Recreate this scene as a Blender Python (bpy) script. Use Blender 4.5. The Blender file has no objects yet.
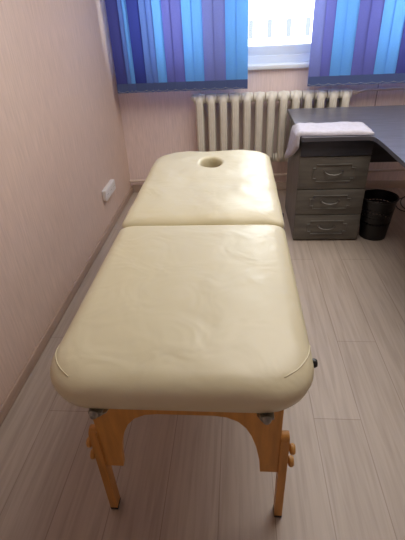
import bpy, bmesh, math, random
from mathutils import Vector, Matrix, noise
random.seed(4)
S = bpy.context.scene
C = S.collection
PI = math.pi

# ------------------------------------------------------------------ materials
def new_mat(name):
    m = bpy.data.materials.new(name); m.use_nodes = True
    nt = m.node_tree
    return m, nt, nt.nodes['Principled BSDF']

def lin(c):
    return tuple(((v/255)/12.92 if v/255 <= .04045 else ((v/255+.055)/1.055)**2.4) for v in c) + (1,)

def mat(name, rgb, rough=.5, metal=0, spec=.5, noise_scale=None, noise_amt=.1, bump=0, bump_scale=80, stretch=(1,1,1), coat=0):
    m, nt, b = new_mat(name)
    col = lin(rgb)
    b.inputs['Base Color'].default_value = col
    b.inputs['Roughness'].default_value = rough
    b.inputs['Metallic'].default_value = metal
    b.inputs['Specular IOR Level'].default_value = spec
    b.inputs['Coat Weight'].default_value = coat
    tc = nt.nodes.new('ShaderNodeTexCoord')
    mp = nt.nodes.new('ShaderNodeMapping'); mp.inputs['Scale'].default_value = stretch
    nt.links.new(tc.outputs['Object'], mp.inputs['Vector'])
    if noise_scale:
        n = nt.nodes.new('ShaderNodeTexNoise'); n.inputs['Scale'].default_value = noise_scale
        n.inputs['Detail'].default_value = 5
        nt.links.new(mp.outputs[0], n.inputs['Vector'])
        r = nt.nodes.new('ShaderNodeValToRGB')
        r.color_ramp.elements[0].position = .3; r.color_ramp.elements[1].position = .7
        r.color_ramp.elements[0].color = tuple(v*(1-noise_amt) for v in col[:3])+(1,)
        r.color_ramp.elements[1].color = tuple(min(1, v*(1+noise_amt)) for v in col[:3])+(1,)
        nt.links.new(n.outputs['Fac'], r.inputs[0]); nt.links.new(r.outputs[0], b.inputs['Base Color'])
    if bump:
        n2 = nt.nodes.new('ShaderNodeTexNoise'); n2.inputs['Scale'].default_value = bump_scale
        n2.inputs['Detail'].default_value = 3
        nt.links.new(mp.outputs[0], n2.inputs['Vector'])
        bp = nt.nodes.new('ShaderNodeBump'); bp.inputs['Strength'].default_value = bump; bp.inputs['Distance'].default_value = .01
        nt.links.new(n2.outputs['Fac'], bp.inputs['Height']); nt.links.new(bp.outputs[0], b.inputs['Normal'])
    return m

def laminate():
    m, nt, b = new_mat('laminate_floor')
    tc = nt.nodes.new('ShaderNodeTexCoord')
    mp = nt.nodes.new('ShaderNodeMapping'); mp.inputs['Rotation'].default_value = (0, 0, PI/2)
    nt.links.new(tc.outputs['Object'], mp.inputs['Vector'])
    br = nt.nodes.new('ShaderNodeTexBrick')
    br.inputs['Scale'].default_value = 1; br.inputs['Brick Width'].default_value = 1.28; br.inputs['Row Height'].default_value = .19
    br.inputs['Mortar Size'].default_value = .0018; br.inputs['Mortar Smooth'].default_value = .3; br.inputs['Bias'].default_value = 0
    br.offset = .37
    br.inputs['Color1'].default_value = lin((182,167,154)); br.inputs['Color2'].default_value = lin((190,175,162)); br.inputs['Mortar'].default_value = lin((156,140,128))
    nt.links.new(mp.outputs[0], br.inputs['Vector'])
    mp2 = nt.nodes.new('ShaderNodeMapping'); mp2.inputs['Scale'].default_value = (22, 1.1, 1)
    nt.links.new(tc.outputs['Object'], mp2.inputs['Vector'])
    n = nt.nodes.new('ShaderNodeTexNoise'); n.inputs['Scale'].default_value = 2.2; n.inputs['Detail'].default_value = 8; n.inputs['Distortion'].default_value = .6
    nt.links.new(mp2.outputs[0], n.inputs['Vector'])
    r = nt.nodes.new('ShaderNodeValToRGB')
    r.color_ramp.elements[0].position = .33; r.color_ramp.elements[1].position = .62
    r.color_ramp.elements[0].color = (.82,.80,.79,1); r.color_ramp.elements[1].color = (1,1,1,1)
    nt.links.new(n.outputs['Fac'], r.inputs[0])
    mx = nt.nodes.new('ShaderNodeMix'); mx.data_type = 'RGBA'; mx.blend_type = 'MULTIPLY'; mx.inputs['Factor'].default_value = 1
    nt.links.new(br.outputs['Color'], mx.inputs[6]); nt.links.new(r.outputs[0], mx.inputs[7])
    nt.links.new(mx.outputs[2], b.inputs['Base Color'])
    b.inputs['Roughness'].default_value = .42
    b.inputs['Specular IOR Level'].default_value = .4
    bp = nt.nodes.new('ShaderNodeBump'); bp.inputs['Strength'].default_value = .12; bp.inputs['Distance'].default_value = .003
    nt.links.new(n.outputs['Fac'], bp.inputs['Height']); nt.links.new(bp.outputs[0], b.inputs['Normal'])
    return m

def wallpaper(name, rgb, axis):
    # fine vertical embossed threads
    m, nt, b = new_mat(name)
    tc = nt.nodes.new('ShaderNodeTexCoord')
    mp = nt.nodes.new('ShaderNodeMapping')
    mp.inputs['Scale'].default_value = (1, 90, 7) if axis == 'y' else (90, 1, 7)
    nt.links.new(tc.outputs['Object'], mp.inputs['Vector'])
    n = nt.nodes.new('ShaderNodeTexNoise'); n.inputs['Scale'].default_value = 1.0; n.inputs['Detail'].default_value = 4
    nt.links.new(mp.outputs[0], n.inputs['Vector'])
    r = nt.nodes.new('ShaderNodeValToRGB'); c = lin(rgb)
    r.color_ramp.elements[0].position = .3; r.color_ramp.elements[1].position = .7
    r.color_ramp.elements[0].color = tuple(v*.9 for v in c[:3])+(1,); r.color_ramp.elements[1].color = tuple(min(1,v*1.06) for v in c[:3])+(1,)
    nt.links.new(n.outputs['Fac'], r.inputs[0]); nt.links.new(r.outputs[0], b.inputs['Base Color'])
    b.inputs['Roughness'].default_value = .6; b.inputs['Specular IOR Level'].default_value = .35
    bp = nt.nodes.new('ShaderNodeBump'); bp.inputs['Strength'].default_value = .25; bp.inputs['Distance'].default_value = .004
    nt.links.new(n.outputs['Fac'], bp.inputs['Height']); nt.links.new(bp.outputs[0], b.inputs['Normal'])
    return m

def blind_fabric(name, rgb, trans):
    m, nt, b = new_mat(name)
    out = nt.nodes['Material Output']; nt.nodes.remove(b)
    d = nt.nodes.new('ShaderNodeBsdfDiffuse'); t = nt.nodes.new('ShaderNodeBsdfTranslucent')
    c = lin(rgb)
    tc = nt.nodes.new('ShaderNodeTexCoord')
    n = nt.nodes.new('ShaderNodeTexNoise'); n.inputs['Scale'].default_value = 160; n.inputs['Detail'].default_value = 2
    nt.links.new(tc.outputs['Object'], n.inputs['Vector'])
    r = nt.nodes.new('ShaderNodeValToRGB')
    r.color_ramp.elements[0].position = .3; r.color_ramp.elements[1].position = .7
    r.color_ramp.elements[0].color = tuple(v*trans*.88 for v in c[:3])+(1,); r.color_ramp.elements[1].color = tuple(min(1,v*trans*1.1) for v in c[:3])+(1,)
    nt.links.new(n.outputs['Fac'], r.inputs[0]); nt.links.new(r.outputs[0], t.inputs['Color'])
    d.inputs['Color'].default_value = tuple(v*.8 for v in c[:3])+(1,)
    a = nt.nodes.new('ShaderNodeAddShader')
    nt.links.new(d.outputs[0], a.inputs[0]); nt.links.new(t.outputs[0], a.inputs[1]); nt.links.new(a.outputs[0], out.inputs['Surface'])
    return m

def pane_glass():
    m, nt, b = new_mat('clear_window_glass')
    out = nt.nodes['Material Output']; nt.nodes.remove(b)
    t = nt.nodes.new('ShaderNodeBsdfTransparent'); g = nt.nodes.new('ShaderNodeBsdfGlossy'); g.inputs['Roughness'].default_value = .02
    t.inputs['Color'].default_value = (.95,.97,.98,1)
    f = nt.nodes.new('ShaderNodeFresnel'); f.inputs['IOR'].default_value = 1.45
    mx = nt.nodes.new('ShaderNodeMixShader')
    nt.links.new(f.outputs[0], mx.inputs[0]); nt.links.new(t.outputs[0], mx.inputs[1]); nt.links.new(g.outputs[0], mx.inputs[2])
    nt.links.new(mx.outputs[0], out.inputs['Surface'])
    return m

def vinyl():
    m, nt, b = new_mat('cream_vinyl')
    tc = nt.nodes.new('ShaderNodeTexCoord')
    n = nt.nodes.new('ShaderNodeTexNoise'); n.inputs['Scale'].default_value = 7; n.inputs['Detail'].default_value = 2; n.inputs['Distortion'].default_value = .8
    n2 = nt.nodes.new('ShaderNodeTexNoise'); n2.inputs['Scale'].default_value = 260; n2.inputs['Detail'].default_value = 2
    nt.links.new(tc.outputs['Object'], n.inputs['Vector']); nt.links.new(tc.outputs['Object'], n2.inputs['Vector'])
    b.inputs['Base Color'].default_value = lin((219,210,177))
    b.inputs['Roughness'].default_value = .38; b.inputs['Specular IOR Level'].default_value = .55
    bp = nt.nodes.new('ShaderNodeBump'); bp.inputs['Strength'].default_value = .2; bp.inputs['Distance'].default_value = .03
    nt.links.new(n.outputs['Fac'], bp.inputs['Height'])
    bp2 = nt.nodes.new('ShaderNodeBump'); bp2.inputs['Strength'].default_value = .1; bp2.inputs['Distance'].default_value = .001
    nt.links.new(n2.outputs['Fac'], bp2.inputs['Height']); nt.links.new(bp.outputs[0], bp2.inputs['Normal']); nt.links.new(bp2.outputs[0], b.inputs['Normal'])
    return m

M = {
 'floor': laminate(),
 'wall_l': wallpaper('beige_wallpaper', (214,190,176), 'y'),
 'wall_b': wallpaper('pink_wallpaper', (238,219,214), 'x'),
 'ceiling': mat('white_ceiling_paint', (228,226,222), .8),
 'skirt': mat('brown_skirting', (176,152,136), .5, noise_scale=6, stretch=(6,1,6)),
 'skirt_b': mat('cream_skirting', (196,178,164), .5, noise_scale=6),
 'pvc': mat('white_plastic_frame', (226,234,242), .3),
 'sill': mat('white_window_sill', (236,242,246), .3),
 'glass': pane_glass(),
 'rad': mat('radiator_enamel', (222,217,204), .38, noise_scale=18, noise_amt=.06),
 'pipe': mat('painted_pipe', (214,196,182), .4),
 'vinyl': vinyl(),
 'hole': mat('face_hole_lining', (132,108,78), .6, noise_scale=20),
 'beech': mat('beech_plywood', (206,150,76), .42, noise_scale=5, noise_amt=.16, stretch=(9,9,1.2)),
 'beech_leg': mat('beech_leg', (198,142,70), .4, noise_scale=5, noise_amt=.16, stretch=(12,12,1.2)),
 'knob': mat('turned_knob_wood', (206,152,78), .4, noise_scale=30),
 'chrome': mat('chrome', (150,150,146), .3, metal=1),
 'blackp': mat('black_plastic', (20,20,22), .4),
 'cable': mat('steel_cable', (150,150,150), .35, metal=1),
 'desk': mat('dark_wood_veneer', (102,99,94), .45, noise_scale=4, noise_amt=.22, stretch=(9,9,1.3)),
 'deskface': mat('dark_wood_drawer_veneer', (106,103,96), .45, noise_scale=4, noise_amt=.25, stretch=(1.3,9,9)),
 'desktop': mat('dark_grey_worktop', (104,103,112), .36, noise_scale=4, noise_amt=.2, stretch=(1.5,10,1)),
 'deskdark': mat('dark_gloss_panel', (58,62,72), .3, noise_scale=4, noise_amt=.2, stretch=(1.5,9,9)),
 'edge': mat('pale_edge_band', (84,84,92), .4),
 'handle': mat('pewter_handle', (104,100,95), .4, metal=.6),
 'towel': mat('white_towelling', (206,203,214), .9, noise_scale=40, noise_amt=.06, bump=.5, bump_scale=220),
 'bin': mat('black_basket_plastic', (16,17,20), .42),
 'sock': mat('white_socket_plastic', (226,222,220), .35),
 'sockdark': mat('socket_hole_grey', (90,88,88), .5),
 'cord': mat('dark_green_cord', (52,60,52), .5),
 'bwall': mat('pale_plaster_facade', (232,228,222), .9, noise_scale=.6),
 'bwin': mat('grey_facade_window', (92,94,98), .95, spec=.05),
 'bead': mat('bead_chain_plastic', (150,156,170), .4),
 'seam': mat('wallpaper_seam_line', (172,146,138), .7),  # darker strip marking the wallpaper joint
 'groove': mat('drawer_gap', (40,38,36), .8),
}
TR = .5
FAB = {
 'indigo': blind_fabric('indigo_blind_fabric', (76,80,148), TR*.55),
 'violet_overlap': blind_fabric('violet_overlap_shade', (60,70,146), TR*.6),  # overlapping violet slats, their darkening put into the colour
 'grey': blind_fabric('light_blue_overlap_shade', (96,124,190), TR*.62),  # light blue slats with the shade of an overlap painted in
 'light': blind_fabric('light_blue_blind_fabric', (104,164,230), TR*.62),
 'violet': blind_fabric('violet_blind_fabric', (102,106,176), TR*.62),
 'mauve': blind_fabric('mauve_blind_fabric', (116,124,184), TR*.62),
 'hem': blind_fabric('hem_blind_fabric', (92,108,156), TR*.72),
}

# ------------------------------------------------------------------ mesh helpers
def box(bm, x0, x1, y0, y1, z0, z1, bev=0, seg=2):
    r = bmesh.ops.create_cube(bm, size=1)
    vs = r['verts']
    for v in vs:
        v.co = Vector(((x0+x1)/2+v.co.x*(x1-x0), (y0+y1)/2+v.co.y*(y1-y0), (z0+z1)/2+v.co.z*(z1-z0)))
    if bev:
        es = list({e for v in vs for e in v.link_edges})
        bmesh.ops.bevel(bm, geom=es, offset=bev, segments=seg, profile=.5, affect='EDGES')
    return bm

def tube(bm, pts, r, n=10, closed=False, rx=None):
    """round (or oval) tube along pts; rx = radius along the side axis"""
    pts = [Vector(p) for p in pts]; rings = []; N = len(pts); up = None
    for i, p in enumerate(pts):
        if closed: t = pts[(i+1) % N]-pts[i-1]
        else: t = pts[min(i+1, N-1)]-pts[max(i-1, 0)]
        t.normalize()
        if up is None:
            up = Vector((1,0,0)) if abs(t.x) < .9 else Vector((0,0,1))
        a = (up-t*up.dot(t)).normalized(); b = t.cross(a); up = a
        rr = r[i] if isinstance(r, (list, tuple)) else r
        ra = rx if rx else rr
        rings.append([bm.verts.new(p+a*ra*math.cos(2*PI*k/n)+b*rr*math.sin(2*PI*k/n)) for k in range(n)])
    last = N if closed else N-1
    for i in range(last):
        A, B = rings[i], rings[(i+1) % N]
        for k in range(n): bm.faces.new((A[k], A[(k+1)%n], B[(k+1)%n], B[k]))
    if not closed:
        bm.faces.new(rings[0][::-1]); bm.faces.new(rings[-1])
    return bm

def lathe(bm, prof, mtx=Matrix(), n=24):
    """prof: list of (radius, height) around local z"""
    rings = []
    for r, h in prof:
        rings.append([bm.verts.new(mtx @ Vector((r*math.cos(2*PI*k/n), r*math.sin(2*PI*k/n), h))) for k in range(n)])
    for A, B in zip(rings, rings[1:]):
        for k in range(n): bm.faces.new((A[k], A[(k+1)%n], B[(k+1)%n], B[k]))
    bm.faces.new(rings[0][::-1]); bm.faces.new(rings[-1])
    return bm

def prism(bm, poly, axis, a, b):
    """extrude a 2-D polygon along axis; poly in the two other coordinates (in xyz order)"""
    def P(p, t):
        return Vector((t, p[0], p[1])) if axis == 'x' else Vector((p[0], t, p[1])) if axis == 'y' else Vector((p[0], p[1], t))
    A = [bm.verts.new(P(p, a)) for p in poly]; B = [bm.verts.new(P(p, b)) for p in poly]
    n = len(poly)
    bm.faces.new(A); bm.faces.new(B[::-1])
    for i in range(n): bm.faces.new((A[i], B[i], B[(i+1)%n], A[(i+1)%n]))
    return bm

def finish(name, bm, m, parent=None, smooth=True, angle=40, loc=None):
    bmesh.ops.recalc_face_normals(bm, faces=bm.faces)
    me = bpy.data.meshes.new(name)
    if smooth:
        for f in bm.faces: f.smooth = True
        for e in bm.edges:
            if len(e.link_faces) == 2 and e.calc_face_angle(0) > math.radians(angle): e.smooth = False
    if loc is not None:
        bmesh.ops.translate(bm, verts=bm.verts, vec=-Vector(loc))
    bm.to_mesh(me); bm.free()
    me.materials.append(m)
    o = bpy.data.objects.new(name, me); C.objects.link(o)
    if loc is not None: o.location = loc
    if parent: o.parent = parent
    return o

def part(name, bm, m, parent, **k):
    """child mesh whose coordinates were written in world space"""
    o = finish(name, bm, m, None, **k)
    p = parent; off = Vector(parent.location)
    while p.parent: p = p.parent; off += Vector(p.location)
    o.parent = parent
    o.location = Vector(o.location)-off
    return o

def thing(name, label, cat, loc=(0,0,0), group=None):
    o = bpy.data.objects.new(name, None); C.objects.link(o); o.location = loc
    o.empty_display_size = .1
    o['label'] = label; o['category'] = cat
    if group: o['group'] = group
    return o

def tag(o, label, cat, group=None):
    o['label'] = label; o['category'] = cat
    if group: o['group'] = group
    return o

def struct(name, bm, m, **k):
    o = finish(name, bm, m, **k); o['kind'] = 'structure'; return o

B = bmesh.new

# ------------------------------------------------------------------ room shell
RX, RY, RZ = 3.3, -5.4, 2.6
WX0, WX1, WZ0, WZ1 = .06, 2.75, 1.03, 2.3       # window opening
struct('floor', box(B(), -.2, RX+.2, RY-.2, .3, -.1, 0), M['floor'], smooth=False)
struct('ceiling', box(B(), -.2, RX+.2, RY-.2, .3, RZ, RZ+.1), M['ceiling'], smooth=False)
struct('wall_left', box(B(), -.2, 0, RY-.2, .3, 0, RZ), M['wall_l'], smooth=False)
struct('wall_right', box(B(), RX, RX+.2, RY-.2, .3, 0, RZ), M['wall_l'], smooth=False)
struct('wall_front', box(B(), 0, RX, RY-.2, RY, 0, RZ), M['wall_b'], smooth=False)
bm = B()
box(bm, 0, RX, 0, .3, 0, WZ0); box(bm, 0, RX, 0, .3, WZ1, RZ)
box(bm, 0, WX0, 0, .3, WZ0, WZ1); box(bm, WX1, RX, 0, .3, WZ0, WZ1)
struct('wall_back', bm, M['wall_b'], smooth=False)
struct('baseboard_left', box(B(), 0, .014, RY, 0, 0, .06, .004), M['skirt'])
struct('baseboard_back', box(B(), .014, RX, -.014, 0, 0, .075, .004), M['skirt_b'])
struct('trim_1', box(B(), 2.149, 2.156, -.004, 0, .075, WZ0), M['seam'], smooth=False)

# window: frame, two mullions, sashes, panes, sill
w = bpy.data.objects.new('window_1', None); C.objects.link(w); w['kind'] = 'structure'; w.location = ((WX0+WX1)/2, .1, WZ0)
bm = B()
box(bm, WX0, WX1, .1, .16, WZ0, WZ0+.09, .006); box(bm, WX0, WX1, .1, .16, WZ1-.06, WZ1, .006)
box(bm, WX0, WX0+.06, .1, .16, WZ0, WZ1, .006); box(bm, WX1-.06, WX1, .1, .16, WZ0, WZ1, .006)
MUL = (.94, 1.86)
for x in MUL: box(bm, x-.035, x+.035, .1, .16, WZ0+.03, WZ1-.03, .006)
part('window_frame', bm, M['pvc'], w)
xs = [WX0+.06, MUL[0]-.035, MUL[0]+.035, MUL[1]-.035, MUL[1]+.035, WX1-.06]
for i in range(3):
    a, b_ = xs[2*i], xs[2*i+1]
    bm = B(); z0, z1 = WZ0+.086, WZ1-.056; a += .004; b_ -= .004
    box(bm, a, b_, .112, .15, z0, z0+.075, .008); box(bm, a, b_, .112, .15, z1-.06, z1, .008)
    box(bm, a, a+.055, .112, .15, z0, z1, .008); box(bm, b_-.055, b_, .112, .15, z0, z1, .008)
    sash = part('window_sash', bm, M['pvc'], w)
    part('window_pane', box(B(), a+.05, b_-.05, .13, .134, z0+.07, z1-.05), M['glass'], sash, smooth=False)
part('window_sill', box(B(), 0.005, WX1+.08, -.03, .115, WZ0, WZ0+.032, .006), M['sill'], w)
# small grey hinge on the left of the frame, seen in the gap beside the blind
bm = B(); box(bm, .055, .075, -.012, .1, 1.27, 1.34, .004); tube(bm, [(.06,-.012,1.26),(.06,-.012,1.35)], .006)
part('window_hinge', bm, M['sockdark'], w)

# ------------------------------------------------------------------ vertical blinds
BY, BZ0, BZ1 = -.165, .915, 2.42
def slat_bm(width, z0, z1, bow):
    bm = B(); n = 6; rows = [z0, z0+.2, z0+.6, z1-.05, z1]; g = []
    for z in rows:
        g.append([bm.verts.new((width*(k/n-.5), -bow*(1-(2*k/n-1)**2), z)) for k in range(n+1)])
    for a, b in zip(g, g[1:]):
        for k in range(n): bm.faces.new((a[k], a[k+1], b[k+1], b[k]))
    return bm
def blind(name, label, x_list, cols, rail):
    t = thing(name, label, 'blinds', ((x_list[0]+x_list[-1])/2, BY, BZ0), 'vertical blinds at the window')
    off = Vector(t.location)
    bm = B(); box(bm, rail[0], rail[1], BY-.02, BY+.03, BZ1, BZ1+.035, .004)
    part('head_rail', bm, M['pvc'], t)
    for i, (a, b_) in enumerate(zip(x_list, x_list[1:])):
        wd = (b_-a)+.009
        bm = slat_bm(wd, 0, BZ1-BZ0-.03, .004)
        s = finish('slat', bm, FAB[cols[i]], t)
        s.location = Vector(((a+b_)/2, BY+.003*(i % 2), BZ0+.005))-off
        s.rotation_euler = (0, 0, math.radians(-5))
        # weight pocket along the bottom of the slat
        bm = B(); n = 4
        prof = [(-.0042,0),(-.0042,.068),(.0042,.068),(.0042,0)]
        prism(bm, [(p[0]-.0022, p[1]) for p in prof], 'x', -wd/2, wd/2)
        wt = finish('bottom_weight', bm, FAB['hem'], s, smooth=False)
        wt.location = (0,0,-.005)
    # bead chain linking the weights
    bm = B(); x = x_list[0]; pts = []
    for a, b_ in zip(x_list, x_list[1:]):
        for k in range(4):
            u = k/4; pts.append((a+(b_-a)*u+.0, BY-.016, BZ0+.016-.010*math.sin(PI*u)))
    tube(bm, pts, .0016, 6)
    for p in pts[::2]:
        bmesh.ops.create_icosphere(bm, subdivisions=1, radius=.0034, matrix=Matrix.Translation(p))
    part('bead_chain', bm, M['bead'], t)
    return t
LX = [.05,.132,.168,.198,.288,.34,.376,.453,.513,.601,.668,.752,.835,.921,1.004,1.091]
LC = ['indigo','grey','light','violet_overlap','grey','grey','light','violet','violet','light','light','mauve','mauve','light','light']
LX = LX[:6]+[.384,.455,.521,.601,.676,.752,.835,.921,1.004,1.091]
blind('vertical_blind', 'left vertical blind of blue and violet slats hanging beside the left wall', LX, LC, (.03,1.11))
RX_ = [1.566,1.643,1.716,1.792,1.875,1.959,2.045,2.124,2.206,2.29,2.375,2.455,2.54,2.62,2.70]
RC = ['mauve','violet','light','light','violet','violet','light','light','indigo','violet','light','light','violet','violet']
blind('vertical_blind', 'right vertical blind of blue and violet slats hanging above the dark desk', RX_, RC, (1.54,2.72))

# ------------------------------------------------------------------ radiator
RAD = thing('radiator', 'cream cast iron column radiator under the window', 'radiator', (1.29,-.085,0))
R0, PITCH, RZ0, RZ1, RYC = .703, .098, .29, .878, -.085
def section(x):
    bm = B(); yf, yb = RYC-.045, RYC+.045
    pts = []
    for k in range(9):
        a = PI*k/8; pts.append((x, RYC-.045*math.cos(a), RZ1-.072+.05*math.sin(a)))
    pts = [(x, yf, RZ0+.07)]+[(x, yf, RZ0+.07+(RZ1-RZ0-.15)*k/3) for k in (1,2)]+pts+[(x, yb, RZ0+.07+(RZ1-RZ0-.15)*k/3) for k in (2,1)]+[(x, yb, RZ0+.07)]
    for k in range(1, 8):
        a = PI*k/8; pts.append((x, RYC+.045*math.cos(a), RZ0+.072-.05*math.sin(a)))
    tube(bm, pts, .0225, 14, closed=True, rx=.031)
    for z in (RZ0+.043, RZ1-.043):
        mt = Matrix.Translation((x-PITCH/2+.0015, RYC, z)) @ Matrix.Rotation(PI/2, 4, 'Y')
        L = PITCH-.003
        lathe(bm, [(.025,0),(.037,.003),(.038,.012),(.041,L/2),(.038,L-.012),(.037,L-.003),(.025,L)], mt, 18)
    # web between the front and back columns
    box(bm, x-.012, x+.012, yf, yb, RZ0+.07, RZ1-.06)
    # raised rib down the front face, closing in a pointed arch at the top
    rib = [(x-.016, yf-.021, RZ0+.06),(x-.016, yf-.021, RZ1-.085),(x-.011, yf-.019, RZ1-.06),(x, yf-.012, RZ1-.042),(x+.011, yf-.019, RZ1-.06),(x+.016, yf-.021, RZ1-.085),(x+.016, yf-.021, RZ0+.06)]
    tube(bm, rib, .0035, 6)
    return bm
sec0 = part('section', section(R0), M['rad'], RAD)
for i in range(1, 13):
    c = sec0.copy(); C.objects.link(c); c.parent = RAD; c.location = sec0.location+Vector((PITCH*i,0,0))
def plug(x, s, z):
    mt = Matrix.Translation((x, RYC, z)) @ Matrix.Rotation(s*PI/2, 4, 'Y')
    return lathe(B(), [(.03,0),(.03,.006),(.019,.007),(.019,.018),(.012,.022)], mt, 8)
part('end_plug', plug(R0-PITCH/2, -1, RZ1-.033), M['rad'], RAD)
part('end_plug', plug(R0-PITCH/2, -1, RZ0+.045), M['rad'], RAD)
for x in (R0+2.5*PITCH, R0+9.5*PITCH):
    bm = B(); tube(bm, [(x,-.002,RZ0+.0),(x,-.09,RZ0+.0),(x,-.125,RZ0+.008)], .008)
    part('wall_bracket', bm, M['rad'], RAD)

# pipes
xe = R0+12.5*PITCH
bm = B()
tube(bm, [(xe,RYC,RZ1-.033),(xe+.05,RYC,RZ1-.033),(xe+.09,RYC+.03,RZ1-.03),(xe+.13,-.045,RZ1-.024),(RX,-.045,RZ1-.02)], .011, 12)
lathe(bm, [(.012,0),(.019,.003),(.019,.03),(.012,.033)], Matrix.Translation((xe+.005,RYC,RZ1-.033)) @ Matrix.Rotation(PI/2,4,'Y'), 8)
pp = finish('radiator_pipe', bm, M['pipe'], loc=(2.4,-.045,RZ1-.02))
tag(pp, 'thin horizontal pipe running right from the radiator top below the right blind', 'pipe')
bm = B()
tube(bm, [(.005,-.045,.125),(1.5,-.045,.162),(RX,-.045,.205)], .0135, 12)
tube(bm, [(xe,RYC,RZ0+.045),(xe+.06,RYC,RZ0+.045),(xe+.085,RYC,RZ0+.02),(xe+.085,-.05,.176)], .011, 12)
pp = finish('heating_pipe', bm, M['pipe'], loc=(1.5,-.045,.16))
tag(pp, 'pale pipe running low along the back wall just above the skirting', 'pipe')

# ------------------------------------------------------------------ massage table
TX0, TX1, TN, TM, TF, TH = .530, 1.203, -3.07, -2.194, -1.195, .747
TCX = (TX0+TX1)/2
def outline(x0, x1, y0, y1, rn, rf, ns=22, nc=10):
    """rounded rectangle, counter-clockwise, fixed point count; rn = radius of the two near corners, rf = far"""
    pts = []
    cs = [((x1-rn, y0+rn), -PI/2, rn), ((x1-rf, y1-rf), 0, rf), ((x0+rf, y1-rf), PI/2, rf), ((x0+rn, y0+rn), PI, rn)]
    arcs = []
    for (c, a0, r) in cs:
        arcs.append([(c[0]+r*math.cos(a0+PI/2*k/nc), c[1]+r*math.sin(a0+PI/2*k/nc)) for k in range(nc+1)])
    for i in range(4):
        A, N_ = arcs[i], arcs[(i+1) % 4]
        pts += A
        p, q = A[-1], N_[0]
        pts += [(p[0]+(q[0]-p[0])*k/ns, p[1]+(q[1]-p[1])*k/ns) for k in range(1, ns)]
    return pts
def cushion(x0, x1, y0, y1, rn, rf, top, thick, hole=None, seed=0, wr=.002, edge=.05):
    bm = B(); rings = []
    def ring(d, z):
        rings.append([bm.verts.new((px, py, z)) for px, py in outline(x0+d, x1-d, y0+d, y1-d, rn+d*.45, rf+d*.45)])
    zb = top-thick
    cx, cy = (x0+x1)/2, (y0+y1)/2
    if hole: cx, cy = hole[0], hole[1]
    ring(.10, zb); ring(.03, zb); ring(.014, zb+.001); ring(.004, zb+.009)
    he = thick*.40                                # widest level above the bottom
    ring(.0, zb+he*.8); ring(0, zb+he)
    CR = .008                                     # crown of the padding
    for k in range(1, 9):
        a = PI/2*k/8
        ring(edge*(1-math.cos(a)), zb+he+(thick-CR-he)*math.sin(a))
    D0 = .13
    def crown(t): return top-CR*(1-t)**2.2
    for k in range(1, 5): ring(edge+(D0-edge)*k/4, crown(.45*k/4))
    base = outline(x0+D0, x1-D0, y0+D0, y1-D0, rn+D0*.45, rf+D0*.45)
    def target(i, hx, hy):
        px, py = base[i]; a = math.atan2((py-cy)/hy, (px-cx)/hx)
        return cx+hx*math.cos(a), cy+hy*math.sin(a)
    hx, hy = (hole[2], hole[3]) if hole else (.012, .012)
    for u in [k/22 for k in range(1, 22)]:
        vs = []
        for i, (px, py) in enumerate(base):
            tx, ty = target(i, hx+.014, hy+.014)
            vs.append(bm.verts.new((px+(tx-px)*u, py+(ty-py)*u, crown(.45+.55*u))))
        rings.append(vs)
    if hole:
        for dr, z in ((.014,top),(.005,top-.003),(0,top-.011),(-.001,top-.03),(0,zb+.008),(.02,zb)):
            rings.append([bm.verts.new((*target(i, hx+dr, hy+dr), z)) for i in range(len(base))])
    for A, Bq in zip(rings, rings[1:]):
        n = len(A)
        for k in range(n): bm.faces.new((A[k], A[(k+1)%n], Bq[(k+1)%n], Bq[k]))
    if hole:
        A, Bq = rings[-1], rings[0]; n = len(A)
        for k in range(n): bm.faces.new((A[k], A[(k+1)%n], Bq[(k+1)%n], Bq[k]))
    else:
        bm.faces.new(rings[0][::-1]); bm.faces.new(rings[-1])
    for v in bm.verts:
        if v.co.z > zb+.02:
            d = noise.noise(Vector((v.co.x*6+seed, v.co.y*6, 3)))*wr + noise.noise(Vector((v.co.x*15+seed, v.co.y*11, 9)))*wr*.4
            v.co.z += d
    return bm
TABLE = thing('massage_table', 'cream vinyl folding massage table on beech wood legs', 'massage table', (TCX,(TN+TF)/2,0))
near = part('near_cushion', cushion(TX0, TX1, TN, TM-.003, .13, .03, TH, .096, seed=3, wr=.002, edge=.07), M['vinyl'], TABLE, angle=60)
far = part('head_cushion', cushion(TX0-.002, TX1+.002, TM+.003, TF, .03, .13, TH, .080, hole=(.868,-1.47,.060,.092), seed=11, wr=.007, edge=.06), M['vinyl'], TABLE, angle=60)
# lining board seen down the face hole
bm = B(); lathe(bm, [(.098,0),(.098,.006),(.05,.006),(.05,.0)], Matrix.Translation((.868,-1.47,TH-.09)), 32)
part('face_hole_lining', bm, M['hole'], TABLE)
# plywood frame rails below each cushion
def rails(y0, y1):
    bm = B(); z0, z1 = .59, TH-.098
    box(bm, TX0+.055, TX0+.075, y0, y1, z0, z1, .002); box(bm, TX1-.075, TX1-.055, y0, y1, z0, z1, .002)
    box(bm, TX0+.055, TX1-.055, y1-.02, y1, z0, z1, .002); box(bm, TX0+.055, TX1-.055, y0, y0+.02, z0, z1, .002)
    return bm
part('side_rail', rails(TN+.17, TM-.012), M['beech'], TABLE)
part('side_rail', rails(TM+.012, TF-.17), M['beech'], TABLE)

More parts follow.
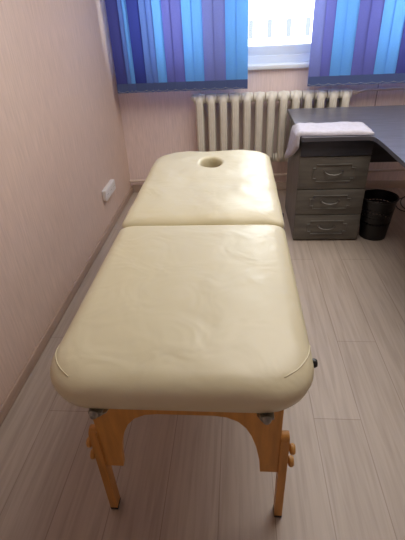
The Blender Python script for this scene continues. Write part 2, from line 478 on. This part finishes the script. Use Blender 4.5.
def end_panel(y, t=.022):
    """arched plywood panel: two tapering posts joined by a deep apron"""
    L, R, zt = .601, 1.136, TH-.097
    inner = []
    # right inner edge from the bottom up, arch, left inner edge down
    prof = [(.054,.25),(.058,.31),(.068,.37),(.082,.42),(.098,.455),(.120,.482),(.153,.5),(.19,.505)]
    poly = [(L,.25)]
    poly += [(L+dx, z) for dx, z in prof] + [(R-dx, z) for dx, z in prof[::-1]]
    poly += [(R,.25),(R+.002,zt),(L-.002,zt)]
    bm = B(); prism(bm, poly, 'y', y-t/2, y+t/2)
    bmesh.ops.recalc_face_normals(bm, faces=bm.faces); bm.normal_update()
    bmesh.ops.triangulate(bm, faces=[f for f in bm.faces if len(f.verts) > 4], ngon_method='EAR_CLIP')
    return bm
def leg(x0, x1, y, back):
    bm = B()
    zt = .425; ym = y+back; hw = .0185
    prof = [(ym-hw,.012)]+[(ym+hw,.012)]+[(ym+hw*math.cos(a), zt-hw+hw*math.sin(a)) for a in [PI*k/10 for k in range(11)]]
    prism(bm, prof, 'x', x0, x1)
    return bm
def knob(x, s, y, z):
    mt = Matrix.Translation((x, y, z)) @ Matrix.Rotation(s*PI/2, 4, 'Y')
    return lathe(B(), [(.006,0),(.006,.004),(.012,.005),(.0165,.009),(.0165,.017),(.012,.021),(.004,.022)], mt, 18)
def leg_set(y, s):
    part('end_panel', end_panel(y), M['beech'], TABLE, angle=30)
    for side in (-1, 1):
        xa, xb = (.568,.596) if side < 0 else (1.144,1.172)
        xa, xb = (.576,.6005) if side < 0 else (1.1365,1.161)
        lg = part('leg', leg(xa, xb, y, 0), M['beech_leg'], TABLE, angle=30)
        xo = xa if side < 0 else xb
        for z in (.352,.292): part('leg_knob', knob(xo, side, y, z), M['knob'], lg)
        bm = B(); box(bm, xa-.001, xb+.001, y-.0195, y+.0195, 0, .014, .003)
        part('rubber_foot', bm, M['blackp'], lg)
leg_set(-2.945, -1)
leg_set(-1.345, 1)
# folding brace cables between the leg frames
for x in (.62, 1.12):
    bm = B(); tube(bm, [(x,-2.95,.30),(x,TM,.62),(x,-1.357,.30)], .0022, 6)
    part('brace_cable', bm, M['cable'], TABLE)
# metal corner clasps beneath the near edge
def clasp(x, s):
    bm = B(); y, z = -3.076, .646
    lathe(bm, [(.0,-.006),(.009,-.005),(.012,0),(.0095,.005),(.006,.009),(0.001,.0095)], Matrix.Translation((x, y, z+.004)) @ Matrix.Rotation(PI/2,4,'X'), 20)
    tube(bm, [(x+s*.006,y+.006,z-.004),(x+s*.014,y+.03,z-.02),(x+s*.016,y+.06,z-.03),(x+s*.016,y+.098,z-.036)], .006, 8)
    box(bm, x-.016, x+.018, y+.004, y+.05, z-.002, z+.006, .002)
    return bm
part('metal_clasp', clasp(.672, 1), M['chrome'], TABLE)
part('metal_clasp', clasp(1.080, -1), M['chrome'], TABLE)
# black knobs on the right edge
def side_knob(x, y, z):
    return lathe(B(), [(.004,-.012),(.006,0),(.011,.001),(.012,.006),(.009,.012),(.002,.013)], Matrix.Translation((x, y, z)) @ Matrix.Rotation(PI/2,4,'Y'), 16)
part('black_button', side_knob(TX1-.003, -2.935, .692), M['blackp'], TABLE)
part('black_button', side_knob(TX1-.004, -2.06, .692), M['blackp'], TABLE)
# sewn corner seams: cords that follow the cushion surface
from mathutils.bvhtree import BVHTree
dg = bpy.context.evaluated_depsgraph_get()
def on_surface(o, p):
    bv = on_surface.c.get(o.name)
    if bv is None:
        bv = BVHTree.FromPolygons([v.co.copy() for v in o.data.vertices], [tuple(f.vertices) for f in o.data.polygons]); on_surface.c[o.name] = bv
    off = Vector(TABLE.location)+Vector(o.location)
    q = bv.find_nearest(Vector(p)-off)
    return q[0]+off, q[1]
on_surface.c = {}
def seam(a, b, m, r, sag=(0,0,0), n=14):
    pts = []
    for k in range(n+1):
        u = k/n; p = Vector(a).lerp(Vector(b), u)+Vector(sag)*math.sin(PI*u)
        q, nn = on_surface(m, p); pts.append(q+nn*r*.2)
    return tube(B(), pts, r, 6)
part('corner_seam', seam((TX1,-2.88,.70),(1.12,-3.015,.72), near, .0016, (.015,-.02,.02)), M['vinyl'], TABLE)
part('corner_seam', seam((TX0,-2.89,.70),(.61,-3.025,.72), near, .0016, (-.015,-.02,.02)), M['vinyl'], TABLE)

# ------------------------------------------------------------------ desk with drawer pedestal
DX0, DX1, DF, DB, DT = 1.421, 1.872, -1.014, -.40, .755
DESK = thing('desk', 'dark wood corner desk with drawer pedestal near the radiator', 'desk', (1.7,-.6,0))
# worktop: straight over the pedestal, sweeping round into the right-hand wing
edge = [(DX0-.004,-.185),(DX0-.004,-1.055),(DX0+.01,-1.062),(1.80,-1.062),(1.83,-1.066),(1.848,-1.09),(1.857,-1.14),(1.861,-1.25),(1.862,-1.45),(1.866,-1.8),(1.90,-2.2),(1.99,-2.55),(2.12,-2.75)]
edge = edge+[(2.7,-2.75),(2.7,-.185)]
bm = B(); prism(bm, edge, 'z', DT-.026, DT)
bmesh.ops.recalc_face_normals(bm, faces=bm.faces); bm.normal_update()
bmesh.ops.triangulate(bm, faces=[f for f in bm.faces if len(f.verts) > 4], ngon_method='EAR_CLIP')
top = part('worktop', bm, M['desktop'], DESK, angle=30)
bm = B(); pts = edge[0:13]
g0 = []
for i, (x, y) in enumerate(pts):
    a = Vector(pts[max(i-1,0)]); b_ = Vector(pts[min(i+1,len(pts)-1)]); t = (b_-a).normalized(); n_ = Vector((t.y,-t.x))
    q = Vector((x, y))-n_*(-.0015) if False else Vector((x,y))
    o_ = q+Vector((-abs(n_.x), -abs(n_.y)))*.0018
    g0.append((bm.verts.new((o_.x,o_.y,DT-.025)), bm.verts.new((o_.x,o_.y,DT-.0005)), bm.verts.new((x,y,DT+.0006)), bm.verts.new((x,y,DT-.0265))))
for A, Bq in zip(g0, g0[1:]):
    for k in range(4): bm.faces.new((A[k], A[(k+1)%4], Bq[(k+1)%4], Bq[k]))
part('edge_band', bm, M['edge'], top, smooth=False)
# pedestal carcass
bm = B()
box(bm, DX0, DX0+.018, DF+.018, DB, 0, DT-.026, .001); box(bm, DX1-.018, DX1, DF+.018, DB, 0, DT-.026, .001)
box(bm, DX0+.018, DX1-.018, DF+.04, DB, .0, .03); box(bm, DX0+.018, DX1-.018, DB-.015, DB, .03, DT-.026)
box(bm, DX0+.018, DX1-.018, DF+.03, DB-.015, .715, DT-.026)
part('pedestal', bm, M['desk'], DESK, smooth=False)
bm = B(); box(bm, DX0+.002, DX1-.002, DF-.006, DF+.016, .622, DT-.028, .003)
part('top_panel', bm, M['deskdark'], DESK)
def drawer(z0, z1):
    xc = (DX0+DX1)/2; yf = DF
    bm = B(); box(bm, DX0+.002, DX1-.002, yf, yf+.016, z0, z1, .003)
    box(bm, DX0+.022, DX1-.022, yf+.016, DB-.03, z0+.01, z1-.03)
    d = part('drawer', bm, M['deskface'], DESK)
    # raised ornamental frame with stepped ends
    zc = (z0+z1)/2; hw, hh, st = .135, (z1-z0)*.26, .022
    loop = [(xc-hw,zc-hh+st),(xc-hw+st,zc-hh+st),(xc-hw+st,zc-hh),(xc+hw-st,zc-hh),(xc+hw-st,zc-hh+st),(xc+hw,zc-hh+st),(xc+hw,zc+hh-st),(xc+hw-st,zc+hh-st),(xc+hw-st,zc+hh),(xc-hw+st,zc+hh),(xc-hw+st,zc+hh-st),(xc-hw,zc+hh-st)]
    bm = B(); tube(bm, [(x, yf-.001, z) for x, z in loop], .0055, 8, closed=True)
    part('raised_frame', bm, M['deskface'], d)
    bm = B()
    tube(bm, [(xc-.055,yf+.002,zc+.008),(xc-.05,yf-.014,zc+.004),(xc-.03,yf-.022,zc-.004),(xc,yf-.025,zc-.007),(xc+.03,yf-.022,zc-.004),(xc+.05,yf-.014,zc+.004),(xc+.055,yf+.002,zc+.008)], [.006,.005,.005,.006,.005,.005,.006], 8)
    for sx in (-1,1):
        lathe(bm, [(.011,0),(.011,.003),(.007,.005)], Matrix.Translation((xc+sx*.055,yf,zc+.008)) @ Matrix.Rotation(PI/2,4,'X'), 12)
    part('handle', bm, M['handle'], d)
drawer(.012,.205); drawer(.210,.392); drawer(.397,.617)
# modesty panel and the wing's end panel
part('modesty_panel', box(B(), DX1, 2.68, -.56, -.542, .425, DT-.026, .001), M['deskdark'], DESK, smooth=False)
part('end_panel', box(B(), 2.2, 2.68, -2.70, -2.68, 0, DT-.026, .001), M['desk'], DESK, smooth=False)
part('end_panel', box(B(), 2.66, 2.68, -2.68, -.56, .3, DT-.026, .001), M['desk'], DESK, smooth=False)

# ------------------------------------------------------------------ folded towel
def towel():
    bm = B(); th = .02
    X1 = 1.852; xe = DX0-.012
    nu, nv = 46, 22
    def P(u, v, side):
        # u runs from the right end to the hanging left end, v from the front edge to the back
        y = -1.054+.265*v+.03*u
        y += .006*math.sin(9*u)*(.4)
        hang = .07+.20*v
        Ltop = X1-xe; L = Ltop+hang; s = u*L
        r = .006
        if s < Ltop-r: p = Vector((X1-s, y, DT+.004)); n = Vector((0,0,1))
        elif s < Ltop-r+r*PI/2:
            a = (s-(Ltop-r))/r
            p = Vector((xe+r-r*math.sin(a), y, DT+.004-r+r*math.cos(a))); n = Vector((-math.sin(a),0,math.cos(a)))
        else:
            d = s-(Ltop-r+r*PI/2)
            p = Vector((xe-.10*d*v, y+.55*d*v, DT+.004-r-d)); n = Vector((-1,0,0))
        f = noise.noise(Vector((s*9,v*5,2)))*.004
        e = min(v,1-v,u,1-u); tk = th*min(1, .55+.45*math.sqrt(min(1,e*22)))
        wob = noise.noise(Vector((s*22, v*14, 7)))*.005
        if side: return p+n*(tk+f+wob+.003)
        return p
    top_ = [[bm.verts.new(P(i/nu, j/nv, 1)) for j in range(nv+1)] for i in range(nu+1)]
    bot = [[bm.verts.new(P(i/nu, j/nv, 0)) for j in range(nv+1)] for i in range(nu+1)]
    for i in range(nu):
        for j in range(nv):
            bm.faces.new((top_[i][j],top_[i+1][j],top_[i+1][j+1],top_[i][j+1]))
            bm.faces.new((bot[i][j],bot[i][j+1],bot[i+1][j+1],bot[i+1][j]))
    for i in range(nu):
        bm.faces.new((top_[i][0],bot[i][0],bot[i+1][0],top_[i+1][0])); bm.faces.new((top_[i][nv],top_[i+1][nv],bot[i+1][nv],bot[i][nv]))
    for j in range(nv):
        bm.faces.new((top_[0][j],top_[0][j+1],bot[0][j+1],bot[0][j])); bm.faces.new((top_[nu][j],bot[nu][j],bot[nu][j+1],top_[nu][j+1]))
    return bm
tw = finish('towel', towel(), M['towel'], loc=(1.64,-.9,DT), angle=70)
tag(tw, 'white folded towel lying on the desk corner with one end hanging over', 'towel')

# ------------------------------------------------------------------ perforated waste bin
def bin_mesh():
    bm = B(); n = 56; H = .32; cx, cy = 2.003, -.93; r0, r1 = .09, .122
    zs = [0,.03,.06,.09,.105,.12,.135,.15,.158,.172,.178,.192,.198,.212,.218,.233,.239,.25,.276,.300]
    hole_rows = {11:0, 13:0, 9:0, 15:0, 5:0}
    g = []
    for z in zs:
        r = r0+(r1-r0)*z/H
        tw_ = 0
        g.append([bm.verts.new((cx+r*math.cos(2*PI*(k+.3*(k%2))/n+3.5*z), cy+r*math.sin(2*PI*(k+.3*(k%2))/n+3.5*z), z)) for k in range(n)])
    for i in range(len(zs)-1):
        for k in range(n):
            if i in hole_rows and (k+hole_rows[i]) % 2 == 0: continue
            bm.faces.new((g[i][k], g[i][(k+1)%n], g[i+1][(k+1)%n], g[i+1][k]))
    bm.faces.new(g[0][::-1])
    # thickness
    bmesh.ops.recalc_face_normals(bm, faces=bm.faces)
    bmesh.ops.solidify(bm, geom=bm.faces[:], thickness=.0025)
    return bm, cx, cy, r1, H
bm, bx_, by_, br_, bh_ = bin_mesh()
BIN = thing('waste_bin', 'black perforated plastic waste bin on the floor beside the drawers', 'waste bin', (bx_,by_,0))
part('basket', bm, M['bin'], BIN, angle=30)
bm = B(); tube(bm, [(bx_+.1225*math.cos(2*PI*k/48), by_+.1225*math.sin(2*PI*k/48), .302) for k in range(48)], .0065, 10, closed=True)
part('rim', bm, M['bin'], BIN)

# ------------------------------------------------------------------ cord on the floor under the desk
bm = B(); pts = []
for k in range(90):
    u = k/89; a = u*2*PI*3.2
    pts.append((2.41+.10*u+(.085+.03*math.sin(5*u))*math.cos(a)*(1.1-.4*u), -.47+.16*math.sin(a)*(.6+.4*u), .012+.03*(1+math.sin(a*1.0+.8))+.012*u))
pts += [(2.62,-.40,.02),(2.68,-.3,.02),(2.72,-.12,.02),(2.74,-.05,.05),(2.74,-.028,.11)]
tube(bm, pts, .0045, 8)
cd = finish('power_cord', bm, M['cord'], loc=(2.45,-.47,0))
tag(cd, 'dark coiled power cord lying on the floor right of the black bin', 'cord')

# ------------------------------------------------------------------ wall socket
SY0, SY1, SZ0, SZ1 = -.86, -.60, .268, .348
SOCK = thing('wall_socket', 'white surface mounted socket block low on the left wall', 'socket', (0,(SY0+SY1)/2,(SZ0+SZ1)/2))
part('housing', box(B(), 0, .036, SY0, SY1, SZ0, SZ1, .006, 3), M['sock'], SOCK)
for k in range(3):
    yc = SY0+(k+.5)*(SY1-SY0)/3; zc = (SZ0+SZ1)/2
    mt = Matrix.Translation((.0345, yc, zc)) @ Matrix.Rotation(PI/2, 4, 'Y')
    o = part('outlet', lathe(B(), [(.029,0),(.029,.0035),(.025,.0035),(.024,.002),(.002,.002)], mt, 24), M['sock'], SOCK)
    bm = B()
    for s in (-1,1):
        lathe(bm, [(.0035,.0018),(.0035,.0026),(.001,.0027)], mt @ Matrix.Translation((0,s*.0095,0)), 10)
    part('contact_hole', bm, M['sockdark'], o)

# ------------------------------------------------------------------ building across the street
BY_ = 30.0
BLD = thing('apartment_building', 'pale washed-out building front with grey windows seen through the window gap', 'building', (4,BY_,-9))
part('facade', box(B(), -18, 26, BY_, BY_+8, -9, 1.6), M['bwall'], BLD, smooth=False)
first = None
for r in range(2):
    for k in range(30):
        x = -16.5+1.32*k; z = -2.35+2.0*r
        if first is None:
            bm = B(); box(bm, x-.16, x+.16, BY_-.06, BY_+.05, z, z+1.1); first = part('window', bm, M['bwin'], BLD, smooth=False); fx, fz = x, z
        else:
            c = first.copy(); C.objects.link(c); c.parent = BLD; c.location = first.location+Vector((x-fx,0,z-fz))

# ------------------------------------------------------------------ light
W = bpy.data.worlds.new('overcast_sky'); S.world = W; W.use_nodes = True
bg = W.node_tree.nodes['Background']; bg.inputs['Color'].default_value = (.90,.95,1,1); bg.inputs['Strength'].default_value = 9.5
def area(name, loc, rot, sx, sy, power, color=(1,1,1), portal=False):
    l = bpy.data.lights.new(name, 'AREA'); l.shape = 'RECTANGLE'; l.size = sx; l.size_y = sy; l.energy = power; l.color = color
    if portal: l.cycles.is_portal = True
    o = bpy.data.objects.new(name, l); C.objects.link(o); o.location = loc; o.rotation_euler = rot
    return o
area('window_portal', ((WX0+WX1)/2,.2,(WZ0+WZ1)/2), (-PI/2,0,0), WX1-WX0, WZ1-WZ0, 1, portal=True)
area('ambient_fill', (1.7,-1.5,RZ-.06), (0,0,0), 1.6, 1.8, 46, (1,.95,.88))  # unseen fill light added to lift the room's ambient level

# ------------------------------------------------------------------ camera
cam = bpy.data.cameras.new('camera'); co = bpy.data.objects.new('camera', cam); C.objects.link(co)
yaw, pitch, roll, f = .0998, -.5635, -.0536, 409.28
fwd = Vector((math.sin(-yaw)*math.cos(pitch), math.cos(yaw)*math.cos(pitch), math.sin(pitch)))
right = Vector((math.cos(yaw), math.sin(yaw), 0)); up = right.cross(fwd)
r_ = right*math.cos(roll)+up*math.sin(roll); u_ = -right*math.sin(roll)+up*math.cos(roll)
mt = Matrix((r_, u_, -fwd)).transposed().to_4x4(); mt.translation = (1.0124,-3.6931,1.4501)
co.matrix_world = mt
cam.sensor_fit = 'VERTICAL'; cam.sensor_height = 36; cam.lens = f/540*36; cam.clip_start = .02
S.camera = co
S.view_settings.view_transform = 'Standard'; S.view_settings.look = 'None'
S.view_settings.exposure = 0; S.view_settings.gamma = 1
S.cycles.use_denoising = True
S.cycles.max_bounces = 8; S.cycles.diffuse_bounces = 5
